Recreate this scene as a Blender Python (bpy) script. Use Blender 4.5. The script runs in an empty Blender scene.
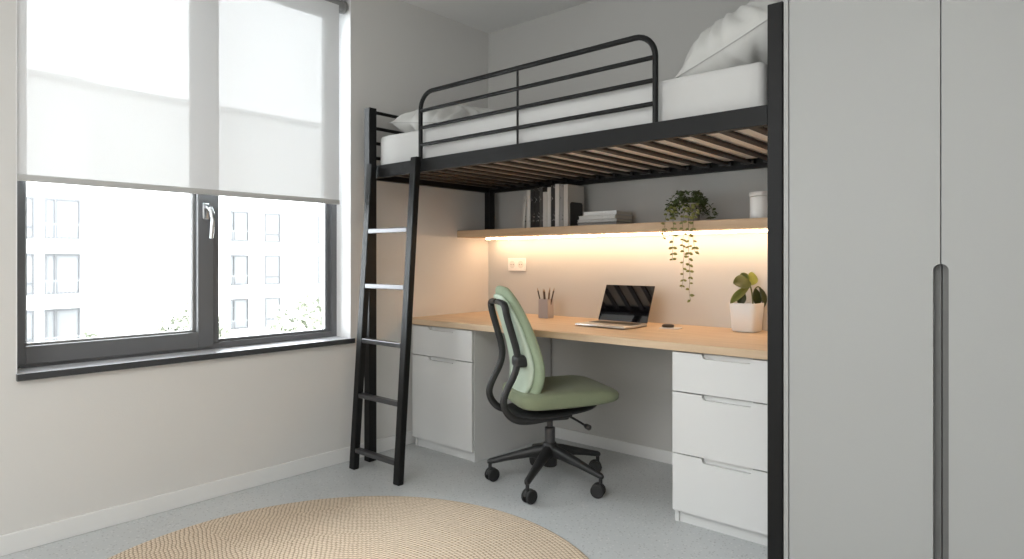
import bpy, bmesh, math, random
from mathutils import Vector, Matrix, noise
random.seed(7)
PI = math.pi
scn = bpy.context.scene
C = bpy.context.collection

# ---------------------------------------------------------------- materials
def new_mat(name):
    m = bpy.data.materials.new(name); m.use_nodes = True
    nt = m.node_tree
    return m, nt, nt.nodes, nt.links, nt.nodes['Principled BSDF']

def mat(name, col, rough=0.5, metal=0.0, var=0.04, scale=6.0, bump=0.0, bscale=60.0, spec=0.5, coat=0.0, sheen=0.0):
    """plain painted / plastic / fabric surface with a little procedural variation"""
    m, nt, N, L, b = new_mat(name)
    tc = N.new('ShaderNodeTexCoord')
    nz = N.new('ShaderNodeTexNoise'); nz.inputs['Scale'].default_value = scale; nz.inputs['Detail'].default_value = 4
    L.new(tc.outputs['Object'], nz.inputs['Vector'])
    mx = N.new('ShaderNodeMix'); mx.data_type = 'RGBA'
    mx.inputs['A'].default_value = (*[c * (1 - var) for c in col], 1)
    mx.inputs['B'].default_value = (*[min(1, c * (1 + var)) for c in col], 1)
    L.new(nz.outputs['Fac'], mx.inputs['Factor'])
    L.new(mx.outputs['Result'], b.inputs['Base Color'])
    b.inputs['Roughness'].default_value = rough
    b.inputs['Metallic'].default_value = metal
    b.inputs['Specular IOR Level'].default_value = spec
    b.inputs['Coat Weight'].default_value = coat
    b.inputs['Sheen Weight'].default_value = sheen
    if bump > 0:
        n2 = N.new('ShaderNodeTexNoise'); n2.inputs['Scale'].default_value = bscale; n2.inputs['Detail'].default_value = 3
        L.new(tc.outputs['Object'], n2.inputs['Vector'])
        bp = N.new('ShaderNodeBump'); bp.inputs['Strength'].default_value = bump; bp.inputs['Distance'].default_value = 0.01
        L.new(n2.outputs['Fac'], bp.inputs['Height']); L.new(bp.outputs['Normal'], b.inputs['Normal'])
    return m

def wood_mat(name, c1, c2, axis=0, rough=0.5, stretch=14.0, scale=3.0):
    m, nt, N, L, b = new_mat(name)
    tc = N.new('ShaderNodeTexCoord'); mp = N.new('ShaderNodeMapping')
    s = [stretch, stretch, stretch]; s[axis] = 1.0
    mp.inputs['Scale'].default_value = s
    L.new(tc.outputs['Object'], mp.inputs['Vector'])
    nz = N.new('ShaderNodeTexNoise'); nz.inputs['Scale'].default_value = scale; nz.inputs['Detail'].default_value = 7; nz.inputs['Distortion'].default_value = .6
    L.new(mp.outputs['Vector'], nz.inputs['Vector'])
    cr = N.new('ShaderNodeValToRGB')
    cr.color_ramp.elements[0].position = .3; cr.color_ramp.elements[0].color = (*c1, 1)
    cr.color_ramp.elements[1].position = .7; cr.color_ramp.elements[1].color = (*c2, 1)
    L.new(nz.outputs['Fac'], cr.inputs['Fac']); L.new(cr.outputs['Color'], b.inputs['Base Color'])
    b.inputs['Roughness'].default_value = rough
    bp = N.new('ShaderNodeBump'); bp.inputs['Strength'].default_value = .08; bp.inputs['Distance'].default_value = .004
    L.new(nz.outputs['Fac'], bp.inputs['Height']); L.new(bp.outputs['Normal'], b.inputs['Normal'])
    return m

M = {}
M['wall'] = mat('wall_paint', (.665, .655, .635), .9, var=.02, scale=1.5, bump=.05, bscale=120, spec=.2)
M['wall_back'] = mat('wall_back_tone', (.535, .53, .51), .9, var=.02, scale=1.5, bump=.05, bscale=120, spec=.2)  # even tone, darker than the other walls
M['ceiling'] = mat('ceiling_paint', (.80, .80, .79), .95, var=.01, scale=1.0, spec=.1)
M['trim'] = mat('trim_paint', (.74, .74, .73), .55, var=.01)
M['reveal'] = mat('reveal_lit_paint', (.86, .86, .86), .5, var=.01)  # paler than the trim, to paint window light into the reveal
M['rung'] = mat('satin_rung', (.10, .10, .105), .28, metal=.75, var=.05)
M['cabinet'] = mat('cabinet_lacquer', (.66, .665, .66), .5, var=.015, scale=2)
M['carcass'] = mat('cabinet_carcass', (.47, .475, .475), .6, var=.02, scale=2)
M['gap_shade'] = mat('gap_shade', (.03, .03, .03), .9)
M['wardrobe'] = mat('wardrobe_lacquer', (.375, .38, .37), .5, var=.02, scale=1.2)
M['recess'] = mat('recess_lacquer', (.15, .15, .145), .55, var=.03)
M['black'] = mat('black_powder_coat', (.007, .0073, .0076), .45, var=.1, bump=.03, bscale=300, spec=.25)
M['frame'] = mat('window_anthracite', (.13, .133, .138), .42, var=.06)
M['sill'] = mat('sill_anthracite', (.045, .047, .05), .25, var=.06)
M['sill_top'] = mat('sill_top_painted_sheen', (.60, .61, .64), .35, metal=.0, var=.03)  # window light reflected on the dark sill, painted as a pale top
M['chrome'] = mat('brushed_chrome', (.62, .63, .64), .22, metal=1.0)
M['sheet'] = mat('white_sheet', (.56, .56, .55), .9, var=.03, scale=8, bump=.25, bscale=9, sheen=.1, spec=.2)
M['ticking'] = mat('cream_mattress_base', (.90, .84, .76), .9, var=.02)
M['pillowcase'] = mat('pale_pillowcase', (.58, .58, .56), .9, var=.03, scale=9, bump=.2, bscale=14, sheen=.1, spec=.2)
M['seam'] = mat('pillow_seam', (.42, .42, .41), .9)
M['slat'] = wood_mat('dark_walnut_slat', (.018, .010, .006), (.045, .027, .017), 1, .55)
M['oak_desk'] = wood_mat('light_oak_desk', (.52, .375, .24), (.64, .49, .33), 0, .42, 14, 2.0)
M['oak_shelf'] = wood_mat('light_oak_shelf', (.47, .325, .20), (.58, .42, .27), 0, .5, 14, 2.0)
M['green_fabric'] = mat('sage_green_fabric', (.215, .245, .155), .85, var=.06, scale=40, bump=.12, bscale=400, sheen=.15, spec=.2)
M['green_light'] = mat('sage_green_back_shell', (.46, .54, .44), .7, var=.04, scale=30, bump=.08, bscale=400, spec=.3)
M['green_back'] = mat('sage_green_back_cushion', (.27, .33, .225), .8, var=.05, scale=40, bump=.12, bscale=400, sheen=.1, spec=.2)
M['plastic'] = mat('black_plastic', (.017, .0175, .018), .45, var=.1)
M['rubber'] = mat('black_rubber', (.012, .012, .012), .6, var=.1)
M['lift'] = mat('gas_lift_steel', (.10, .10, .105), .3, metal=.6)
M['white_ceramic'] = mat('white_ceramic', (.78, .77, .75), .35, var=.01)
M['soil'] = mat('potting_soil', (.045, .03, .02), .95, var=.4, scale=60, bump=.6, bscale=120)
M['stem'] = mat('plant_stem', (.12, .13, .04), .6)
M['leaf_small'] = mat('small_leaf', (.075, .105, .032), .5, var=.5, scale=25)
M['vine_leaf'] = mat('vine_leaf', (.23, .235, .07), .5, var=.4, scale=25)
M['leaf_big'] = mat('rubbery_leaf', (.10, .135, .025), .35, var=.5, scale=12)
M['leaf_lime'] = mat('lime_leaf', (.36, .40, .09), .4, var=.3, scale=12)
M['leaf_mid'] = mat('mid_green_leaf', (.20, .225, .05), .4, var=.4, scale=12)
M['leaf_dark'] = mat('olive_leaf', (.06, .075, .02), .4, var=.4, scale=12)
M['alu'] = mat('aluminium_shell', (.60, .59, .57), .32, metal=.85)
M['lid'] = mat('grey_laptop_lid', (.16, .16, .165), .35, metal=.8)
M['keys'] = mat('dark_keys', (.03, .03, .03), .5)
M['screen'] = mat('black_glass_screen', (.004, .004, .005), .04, spec=.8, coat=1.0)
M['pad_white'] = mat('white_pad', (.75, .74, .72), .4)
M['puck'] = mat('dark_puck', (.035, .022, .014), .35)
M['cup'] = mat('grey_stoneware', (.40, .36, .35), .6, var=.06, scale=25)
M['pencil'] = mat('dark_pencil', (.05, .03, .022), .5)
M['pencil_brown'] = mat('brown_pencil', (.14, .075, .04), .5)
M['graphite'] = mat('pencil_point', (.35, .24, .15), .6)
M['white_plastic'] = mat('white_plastic', (.80, .79, .77), .35, var=.01)
M['socket'] = mat('socket_grey', (.68, .66, .63), .5, var=.02)
M['hole'] = mat('socket_hole', (.03, .03, .03), .8)
M['paper'] = mat('paper_pages', (.70, .67, .60), .9, var=.06, scale=80)
M['bookend'] = mat('black_bookend', (.03, .028, .027), .5)
M['blind_rail'] = mat('blind_bar_grey', (.50, .50, .49), .5)
M['roller'] = mat('blind_roller_grey', (.27, .27, .265), .6)
M['bldg'] = mat('pale_render', (.80, .80, .79), .9, var=.02, scale=.3)
M['bldg_shade'] = mat('pale_recess', (.60, .60, .60), .9, var=.02, scale=.3)
M['bldg_frame'] = mat('grey_window_frame', (.075, .075, .078), .6)
M['bldg_pane'] = mat('pale_window_pane', (.132, .136, .14), .5, var=.10, scale=.8)
M['bldg_rail'] = mat('balcony_glass_rail', (.145, .15, .155), .5)
M['tree'] = mat('hazed_tree_leaves', (.28, .295, .23), .8, var=.05, scale=2)  # leaf green paled to paint in the bright outdoor haze
M['bark'] = mat('tree_bark', (.25, .22, .18), .9)
M['ground'] = mat('street_paving', (.70, .70, .69), .9)

def floor_mat():
    m, nt, N, L, b = new_mat('grey_terrazzo')
    tc = N.new('ShaderNodeTexCoord')
    nz = N.new('ShaderNodeTexNoise'); nz.inputs['Scale'].default_value = 2.2; nz.inputs['Detail'].default_value = 6
    L.new(tc.outputs['Object'], nz.inputs['Vector'])
    cr = N.new('ShaderNodeValToRGB')
    cr.color_ramp.elements[0].position = .3; cr.color_ramp.elements[0].color = (.49, .51, .515, 1)
    cr.color_ramp.elements[1].position = .75; cr.color_ramp.elements[1].color = (.56, .58, .585, 1)
    L.new(nz.outputs['Fac'], cr.inputs['Fac'])
    prev = cr.outputs['Color']
    for sc, lo, col in ((48, .20, (.70, .70, .69, 1)), (60, .21, (.24, .24, .24, 1)), (30, .13, (.62, .62, .60, 1))):
        v = N.new('ShaderNodeTexVoronoi'); v.inputs['Scale'].default_value = sc
        L.new(tc.outputs['Object'], v.inputs['Vector'])
        lt = N.new('ShaderNodeMath'); lt.operation = 'LESS_THAN'; lt.inputs[1].default_value = lo
        L.new(v.outputs['Distance'], lt.inputs[0])
        mu = N.new('ShaderNodeMath'); mu.operation = 'MULTIPLY'; mu.inputs[1].default_value = .5
        L.new(lt.outputs[0], mu.inputs[0])
        mx = N.new('ShaderNodeMix'); mx.data_type = 'RGBA'; mx.inputs['B'].default_value = col
        L.new(mu.outputs[0], mx.inputs['Factor']); L.new(prev, mx.inputs['A'])
        prev = mx.outputs['Result']
    L.new(prev, b.inputs['Base Color'])
    b.inputs['Roughness'].default_value = .42
    b.inputs['Specular IOR Level'].default_value = .4
    return m
M['floor'] = floor_mat()

def rug_mat():
    """coiled and braided jute: short stitches laid along many thin rings"""
    m, nt, N, L, b = new_mat('braided_jute')
    tc = N.new('ShaderNodeTexCoord'); sp = N.new('ShaderNodeSeparateXYZ')
    L.new(tc.outputs['Object'], sp.inputs[0])
    def ma(op, a, bb=None, c=None):
        n = N.new('ShaderNodeMath'); n.operation = op
        for i, x in enumerate((a, bb, c)):
            if x is None: continue
            if isinstance(x, (int, float)): n.inputs[i].default_value = x
            else: L.new(x, n.inputs[i])
        return n.outputs[0]
    x, y = sp.outputs[0], sp.outputs[1]
    r = ma('SQRT', ma('ADD', ma('MULTIPLY', x, x), ma('MULTIPLY', y, y)))
    th = ma('ARCTAN2', y, x)
    nw = N.new('ShaderNodeTexNoise'); nw.inputs['Scale'].default_value = 14; nw.inputs['Detail'].default_value = 3
    L.new(tc.outputs['Object'], nw.inputs['Vector'])
    wob = ma('MULTIPLY', ma('SUBTRACT', nw.outputs['Fac'], .5), .011)
    ring = ma('MULTIPLY', ma('ADD', r, wob), 1 / .0155)
    rf = ma('FRACT', ring); ri = ma('FLOOR', ring)
    # stitches: about 12 mm long, each ring shifted against the next
    nst = ma('ROUND', ma('MULTIPLY', ma('ADD', ri, .5), .0155 / .0165))
    st = ma('ADD', ma('MULTIPLY', ma('DIVIDE', th, 1.0), nst), ma('MULTIPLY', ri, .5))
    st2 = ma('ADD', ma('ADD', st, ma('MULTIPLY', rf, .45)), ma('MULTIPLY', wob, 90))
    sf = ma('FRACT', st2)
    hr = ma('SINE', ma('MULTIPLY', rf, PI))
    hs = ma('SINE', ma('MULTIPLY', sf, PI))
    h = ma('MULTIPLY', ma('POWER', hr, .6), ma('POWER', hs, .55))
    nz = N.new('ShaderNodeTexNoise'); nz.inputs['Scale'].default_value = 70; nz.inputs['Detail'].default_value = 3
    L.new(tc.outputs['Object'], nz.inputs['Vector'])
    n3 = N.new('ShaderNodeTexNoise'); n3.inputs['Scale'].default_value = 5
    L.new(tc.outputs['Object'], n3.inputs['Vector'])
    hh = ma('ADD', ma('MULTIPLY', h, .75), ma('ADD', ma('MULTIPLY', nz.outputs['Fac'], .45), ma('MULTIPLY', n3.outputs['Fac'], .12)))
    cr = N.new('ShaderNodeValToRGB')
    cr.color_ramp.elements[0].position = .32; cr.color_ramp.elements[0].color = (.24, .175, .12, 1)
    cr.color_ramp.elements[1].position = .95; cr.color_ramp.elements[1].color = (.78, .66, .52, 1)
    e = cr.color_ramp.elements.new(.62); e.color = (.62, .50, .375, 1)
    L.new(hh, cr.inputs['Fac']); L.new(cr.outputs['Color'], b.inputs['Base Color'])
    b.inputs['Roughness'].default_value = .95; b.inputs['Specular IOR Level'].default_value = .1
    bp = N.new('ShaderNodeBump'); bp.inputs['Strength'].default_value = .5; bp.inputs['Distance'].default_value = .004
    L.new(h, bp.inputs['Height']); L.new(bp.outputs['Normal'], b.inputs['Normal'])
    return m
M['rug'] = rug_mat()

def glass_mat():
    m, nt, N, L, b = new_mat('window_glass')
    out = N['Material Output']; N.remove(b)
    tr = N.new('ShaderNodeBsdfTransparent'); tr.inputs['Color'].default_value = (.97, .98, .98, 1)
    gl = N.new('ShaderNodeBsdfGlossy'); gl.inputs['Roughness'].default_value = .02
    nz = N.new('ShaderNodeTexNoise'); nz.inputs['Scale'].default_value = .7
    fr = N.new('ShaderNodeFresnel'); fr.inputs['IOR'].default_value = 1.25
    mx = N.new('ShaderNodeMixShader')
    L.new(fr.outputs[0], mx.inputs['Fac']); L.new(tr.outputs[0], mx.inputs[1]); L.new(gl.outputs[0], mx.inputs[2])
    L.new(mx.outputs[0], out.inputs['Surface'])
    return m
M['glass'] = glass_mat()

def blind_mat():
    m, nt, N, L, b = new_mat('sheer_blind_fabric')
    out = N['Material Output']; N.remove(b)
    tc = N.new('ShaderNodeTexCoord')
    nz = N.new('ShaderNodeTexNoise'); nz.inputs['Scale'].default_value = 300; nz.inputs['Detail'].default_value = 2
    L.new(tc.outputs['Object'], nz.inputs['Vector'])
    cr = N.new('ShaderNodeValToRGB')
    cr.color_ramp.elements[0].color = (.70, .705, .71, 1); cr.color_ramp.elements[1].color = (.77, .775, .78, 1)
    L.new(nz.outputs['Fac'], cr.inputs['Fac'])
    tl = N.new('ShaderNodeBsdfTranslucent'); df = N.new('ShaderNodeBsdfDiffuse'); tr = N.new('ShaderNodeBsdfTransparent')
    L.new(cr.outputs['Color'], tl.inputs['Color']); L.new(cr.outputs['Color'], df.inputs['Color'])
    m1 = N.new('ShaderNodeMixShader'); m1.inputs['Fac'].default_value = .955
    m2 = N.new('ShaderNodeMixShader'); m2.inputs['Fac'].default_value = BLIND_TRANSP
    L.new(tl.outputs[0], m1.inputs[1]); L.new(df.outputs[0], m1.inputs[2])
    L.new(m1.outputs[0], m2.inputs[1]); L.new(tr.outputs[0], m2.inputs[2])
    L.new(m2.outputs[0], out.inputs['Surface'])
    return m
BLIND_TRANSP = .046
M['blind'] = blind_mat()

def led_mat():
    m, nt, N, L, b = new_mat('warm_led_diffuser')
    b.inputs['Base Color'].default_value = (.9, .85, .75, 1)
    b.inputs['Emission Color'].default_value = (1.0, .70, .44, 1)
    b.inputs['Emission Strength'].default_value = LED
    return m
LED = 34.0
M['led'] = led_mat()

def spine_mat(name, base, ink):
    """book cover with small blocks of faint lettering-like marks down the spine"""
    m, nt, N, L, b = new_mat(name)
    tc = N.new('ShaderNodeTexCoord'); mp = N.new('ShaderNodeMapping')
    mp.inputs['Scale'].default_value = (230, 1, 130)
    L.new(tc.outputs['Object'], mp.inputs['Vector'])
    nz = N.new('ShaderNodeTexNoise'); nz.inputs['Scale'].default_value = 1.0; nz.inputs['Detail'].default_value = 1
    L.new(mp.outputs['Vector'], nz.inputs['Vector'])
    n2 = N.new('ShaderNodeTexNoise'); n2.inputs['Scale'].default_value = 14
    L.new(tc.outputs['Object'], n2.inputs['Vector'])
    g1 = N.new('ShaderNodeMath'); g1.operation = 'GREATER_THAN'; g1.inputs[1].default_value = .58
    g2 = N.new('ShaderNodeMath'); g2.operation = 'GREATER_THAN'; g2.inputs[1].default_value = .54
    L.new(nz.outputs['Fac'], g1.inputs[0]); L.new(n2.outputs['Fac'], g2.inputs[0])
    mu = N.new('ShaderNodeMath'); mu.operation = 'MULTIPLY'
    L.new(g1.outputs[0], mu.inputs[0]); L.new(g2.outputs[0], mu.inputs[1])
    mx = N.new('ShaderNodeMix'); mx.data_type = 'RGBA'
    mx.inputs['A'].default_value = (*base, 1); mx.inputs['B'].default_value = (*ink, 1)
    L.new(mu.outputs[0], mx.inputs['Factor']); L.new(mx.outputs['Result'], b.inputs['Base Color'])
    b.inputs['Roughness'].default_value = .6
    return m

# ---------------------------------------------------------------- mesh helpers
def bx(bm, x0, x1, y0, y1, z0, z1, bev=0.0, seg=2, mtx=None):
    r = bmesh.ops.create_cube(bm, size=1.0)
    vs = r['verts']
    for v in vs:
        v.co = Vector(((x0 + x1) / 2 + v.co.x * (x1 - x0), (y0 + y1) / 2 + v.co.y * (y1 - y0), (z0 + z1) / 2 + v.co.z * (z1 - z0)))
    if bev > 0:
        es = list({e for v in vs for e in v.link_edges})
        res = bmesh.ops.bevel(bm, geom=es, offset=bev, segments=seg, affect='EDGES', profile=.5)
        vs = list({v for f in res['faces'] for v in f.verts} | {v for v in vs if v.is_valid})
    if mtx is not None:
        bmesh.ops.transform(bm, matrix=mtx, verts=[v for v in vs if v.is_valid])
    return bm

def box(x0, x1, y0, y1, z0, z1, bev=0.0, seg=2):
    return bx(bmesh.new(), x0, x1, y0, y1, z0, z1, bev, seg)

def frame_at(t, up=Vector((0, 0, 1))):
    t = t.normalized()
    if abs(t.dot(up)) > .98: up = Vector((0, 1, 0))
    a = t.cross(up).normalized(); b = a.cross(t).normalized()
    return a, b

def tube(bm, pts, rad, seg=10, closed=False, sx=1.0, sy=1.0, up=Vector((0, 0, 1)), square=False):
    """sweep a round (or squarish) section along pts; rad may be a list"""
    pts = [Vector(p) for p in pts]; n = len(pts)
    rads = rad if isinstance(rad, (list, tuple)) else [rad] * n
    rings = []
    for i, p in enumerate(pts):
        if closed: t = pts[(i + 1) % n] - pts[i - 1]
        else: t = pts[min(i + 1, n - 1)] - pts[max(i - 1, 0)]
        a, b = frame_at(t, up)
        ring = []
        for k in range(seg):
            an = 2 * PI * k / seg
            c, s = math.cos(an), math.sin(an)
            if square:
                q = 4.0
                d = (abs(c) ** q + abs(s) ** q) ** (-1 / q); c *= d; s *= d
            ring.append(bm.verts.new(p + a * c * rads[i] * sx + b * s * rads[i] * sy))
        rings.append(ring)
    for i in range(n if closed else n - 1):
        r0, r1 = rings[i], rings[(i + 1) % n]
        for k in range(seg):
            bm.faces.new((r0[k], r0[(k + 1) % seg], r1[(k + 1) % seg], r1[k]))
    if not closed:
        bm.faces.new(list(reversed(rings[0]))); bm.faces.new(rings[-1])
    return bm

def lathe(bm, prof, cx=0, cy=0, z=0, seg=32):
    rings = []
    for r, h in prof:
        rings.append([bm.verts.new((cx + r * math.cos(2 * PI * k / seg), cy + r * math.sin(2 * PI * k / seg), z + h)) for k in range(seg)])
    for a, b in zip(rings, rings[1:]):
        for k in range(seg):
            bm.faces.new((a[k], a[(k + 1) % seg], b[(k + 1) % seg], b[k]))
    bm.faces.new(list(reversed(rings[0]))); bm.faces.new(rings[-1])
    return bm

def prism(bm, poly, y0, y1):
    """polygon in (x,z) extruded from y0 to y1"""
    a = [bm.verts.new((x, y0, z)) for x, z in poly]
    b = [bm.verts.new((x, y1, z)) for x, z in poly]
    n = len(poly)
    bm.faces.new(a); bm.faces.new(list(reversed(b)))
    for i in range(n):
        bm.faces.new((a[i], b[i], b[(i + 1) % n], a[(i + 1) % n]))
    return bm

def cushion(bm, outline, half, fn, p=3.0, rings=9):
    """closed padded shape: concentric rings of a 2-D outline, half(x,y) thickness, fn(x,y,h)->3-D"""
    n = len(outline)
    cx = sum(o[0] for o in outline) / n; cy = sum(o[1] for o in outline) / n
    ss = [math.sin(PI / 2 * (k + 1) / rings) for k in range(rings)]
    def ring(s, sign):
        out = []
        h = max(0.0, 1 - s ** p) ** (1 / p)
        for x, y in outline:
            X, Y = cx + (x - cx) * s, cy + (y - cy) * s
            out.append(bm.verts.new(fn(X, Y, sign * h * half(X, Y))))
        return out
    top = [ring(s, 1) for s in ss[:-1]]; edge = ring(1.0, 0); bot = [ring(s, -1) for s in reversed(ss[:-1])]
    allr = top + [edge] + bot
    for a, b in zip(allr, allr[1:]):
        for k in range(n):
            bm.faces.new((a[k], b[k], b[(k + 1) % n], a[(k + 1) % n]))
    c1 = bm.verts.new(fn(cx, cy, half(cx, cy))); c2 = bm.verts.new(fn(cx, cy, -half(cx, cy)))
    for k in range(n):
        bm.faces.new((c1, allr[0][k], allr[0][(k + 1) % n]))
        bm.faces.new((c2, allr[-1][(k + 1) % n], allr[-1][k]))
    return bm

def superellipse(a, b, q, n=48):
    o = []
    for k in range(n):
        t = 2 * PI * k / n; c, s = math.cos(t), math.sin(t)
        o.append((a * math.copysign(abs(c) ** (2 / q), c), b * math.copysign(abs(s) ** (2 / q), s)))
    return o

def obj(name, bm, m, parent=None, smooth=False, angle=40):
    bmesh.ops.recalc_face_normals(bm, faces=bm.faces)
    me = bpy.data.meshes.new(name); bm.to_mesh(me); bm.free()
    ms = m if isinstance(m, (list, tuple)) else [m]
    for x in ms: me.materials.append(x)
    o = bpy.data.objects.new(name, me); C.objects.link(o)
    if parent is not None: o.parent = parent
    if smooth:
        for p in me.polygons: p.use_smooth = True
        lim = math.radians(angle)
        b2 = bmesh.new(); b2.from_mesh(me)
        for e in b2.edges:
            if len(e.link_faces) == 2 and e.calc_face_angle(0) > lim: e.smooth = False
        b2.to_mesh(me); b2.free()
    return o

def tag(o, label=None, cat=None, group=None, kind=None):
    if label: o['label'] = label
    if cat: o['category'] = cat
    if group: o['group'] = group
    if kind: o['kind'] = kind
    return o

def thing(name, label, cat, loc=(0, 0, 0), rz=0.0, group=None):
    o = bpy.data.objects.new(name, None); C.objects.link(o)
    o.location = loc; o.rotation_euler = (0, 0, rz); o.empty_display_size = .1
    return tag(o, label, cat, group)

def struct(name, bm, m, label=None, smooth=False, cat=None):
    o = obj(name, bm, m, None, smooth)
    tag(o, label, cat, None, 'structure')
    return o

# ---------------------------------------------------------------- room shell
RX, RY, H = 3.75, -5.0, 2.60
struct('floor', box(-.25, RX + .2, RY - .2, .2, -.15, 0), M['floor'], 'pale grey speckled terrazzo floor', cat='floor')
struct('ceiling', box(-.25, RX + .2, RY - .2, .2, H, H + .15), M['ceiling'], 'plain pale grey ceiling', cat='ceiling')
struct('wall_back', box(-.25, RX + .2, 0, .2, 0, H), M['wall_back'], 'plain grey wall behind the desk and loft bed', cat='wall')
WY0, WY1, WZ0, WZ1 = -2.56, -1.086, .635, 2.50
bm = bmesh.new()
bx(bm, -.25, 0, RY - .2, WY0, 0, H); bx(bm, -.25, 0, WY1, 0, 0, H)
bx(bm, -.25, 0, WY0, WY1, 0, WZ0); bx(bm, -.25, 0, WY0, WY1, WZ1, H)
struct('wall_left', bm, M['wall'], 'warm white wall with the window in it', cat='wall')
struct('wall_right', box(RX, RX + .2, RY - .2, 0, 0, H), M['wall'], 'plain white wall to the right of the wardrobe', cat='wall')
struct('wall_front', box(-.25, RX + .2, RY - .2, RY, 0, H), M['wall'], 'plain white wall facing the desk', cat='wall')
struct('baseboard_left', box(0, .014, RY, 0, 0, .075, .003), M['trim'], 'white baseboard along the window wall', cat='baseboard')
struct('baseboard_back', box(.545, 1.705, -.014, 0, 0, .067, .003), M['trim'], 'white baseboard under the desk', cat='baseboard')
bm = box(-.135, .022, WY0, WY1 - .001, WZ0, WZ0 + .026)
bx(bm, .0005, .022, WY1 - .001, WY1 + .012, WZ0, WZ0 + .026)
for f in bm.faces:
    f.normal_update(); f.material_index = 1 if f.normal.z > .9 else 0
struct('trim_1', bm, [M['sill'], M['sill_top']], 'dark metal windowsill board under the window', cat='windowsill')

bm = bmesh.new()
bx(bm, -.13, -.0005, WY1 - .004, WY1 - .0002, WZ0 + .026, WZ1); bx(bm, -.13, -.0005, WY0 + .0002, WY0 + .004, WZ0 + .026, WZ1)
bx(bm, -.13, -.0005, WY0 + .004, WY1 - .004, WZ1 - .004, WZ1 - .0002)
struct('trim_2', bm, M['reveal'], 'white lining added to brighten the window reveal', cat='trim')

# ---------------------------------------------------------------- window
win = thing('window_1', 'dark grey framed two pane window in the white wall', 'window'); win['kind'] = 'structure'
FX0, FX1 = -.20, -.13
ZB = WZ0 + .026
def rect_frame(bm, x0, x1, y0, y1, z0, z1, wl, wr, wb, wt, bev=.003):
    bx(bm, x0, x1, y0, y0 + wl, z0, z1, bev); bx(bm, x0, x1, y1 - wr, y1, z0, z1, bev)
    bx(bm, x0, x1, y0 + wl, y1 - wr, z0, z0 + wb, bev); bx(bm, x0, x1, y0 + wl, y1 - wr, z1 - wt, z1, bev)
    return bm
bm = rect_frame(bmesh.new(), FX0, FX1, WY0, WY1, ZB, WZ1,   .040, .036, .03, .05)
bx(bm, FX0, FX1, -1.795, -1.746, ZB + .03, WZ1 - .05, .003)
obj('frame', bm, M['frame'], win)
bm = rect_frame(bmesh.new(), FX0 + .01, FX1 + .016, WY0 + .018, -1.776, ZB + .014, WZ1 - .03, .036, .073, .072, .07)
obj('sash', bm, M['frame'], win)
bm = rect_frame(bmesh.new(), FX0 + .012, FX1 - .02, WY0 + .0541, -1.8491, ZB + .0861, WZ1 - .1001, .011, .011, .008, .011, .001)
obj('glazing_bead', bm, M['roller'], win)
bm = rect_frame(bmesh.new(), FX0 + .012, FX1 - .02, -1.7459, WY1 - .0361, ZB + .0301, WZ1 - .0501, .01, .026, .012, .02, .001)
obj('glazing_bead', bm, M['frame'], win)
obj('pane', box(-.172, -.166, WY0 + .0651, -1.8601, ZB + .0942, WZ1 - .1112), M['glass'], win)
obj('pane', box(-.172, -.166, -1.7359, WY1 - .0622, ZB + .0422, WZ1 - .0702), M['glass'], win)
hy = -1.816
bm = bmesh.new()
bx(bm, -.1135, -.106, hy - .016, hy + .016, 1.275, 1.355, .006, 3)
hnd = obj('handle', bm, M['chrome'], win, True); hnd['label'] = 'chrome window handle'
bm = bmesh.new()
tube(bm, [(-.106, hy, 1.332), (-.085, hy, 1.332), (-.070, hy + .003, 1.326), (-.062, hy + .008, 1.308), (-.060, hy + .010, 1.27), (-.061, hy + .008, 1.22), (-.064, hy + .006, 1.185)],
     [.010, .010, .011, .011, .010, .009, .008], 12)
obj('lever', bm, M['chrome'], hnd, True)

# ---------------------------------------------------------------- roller blind
bl = thing('roller_blind', 'sheer white roller blind half lowered over the window', 'blind', (-.04, -1.83, 2.46))
def rel(p, o): return (p[0] - o[0], p[1] - o[1], p[2] - o[2])
BO = (-.04, -1.83, 2.46)
bm = bmesh.new(); tube(bm, [(0, -.705, 0), (0, .7055, 0)], .031, 24)
obj('roller', bm, M['roller'], bl, True)
for y0, y1 in ((-.7295, -.7055), (.706, .7435)):
    bm = bmesh.new(); tube(bm, [(0, y0, 0), (0, y1 if y0 < 0 else y0 + .02, 0)], .035, 24)
    if y0 > 0: bx(bm, -.012, .012, y0 + .02, y1, -.012, .012)
    obj('end_cap', bm, M['roller'], bl, True)
bm = bmesh.new()
bm.faces.new([bm.verts.new(p) for p in ((.030, -.7285, -1.053), (.030, .674, -1.053), (.030, .674, .004), (.030, -.7285, .004))])
obj('blind_fabric', bm, M['blind'], bl)
bm = box(.024, .036, -.7285, .676, -1.078, -1.052, .004)
obj('bottom_bar', bm, M['blind_rail'], bl)

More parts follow.
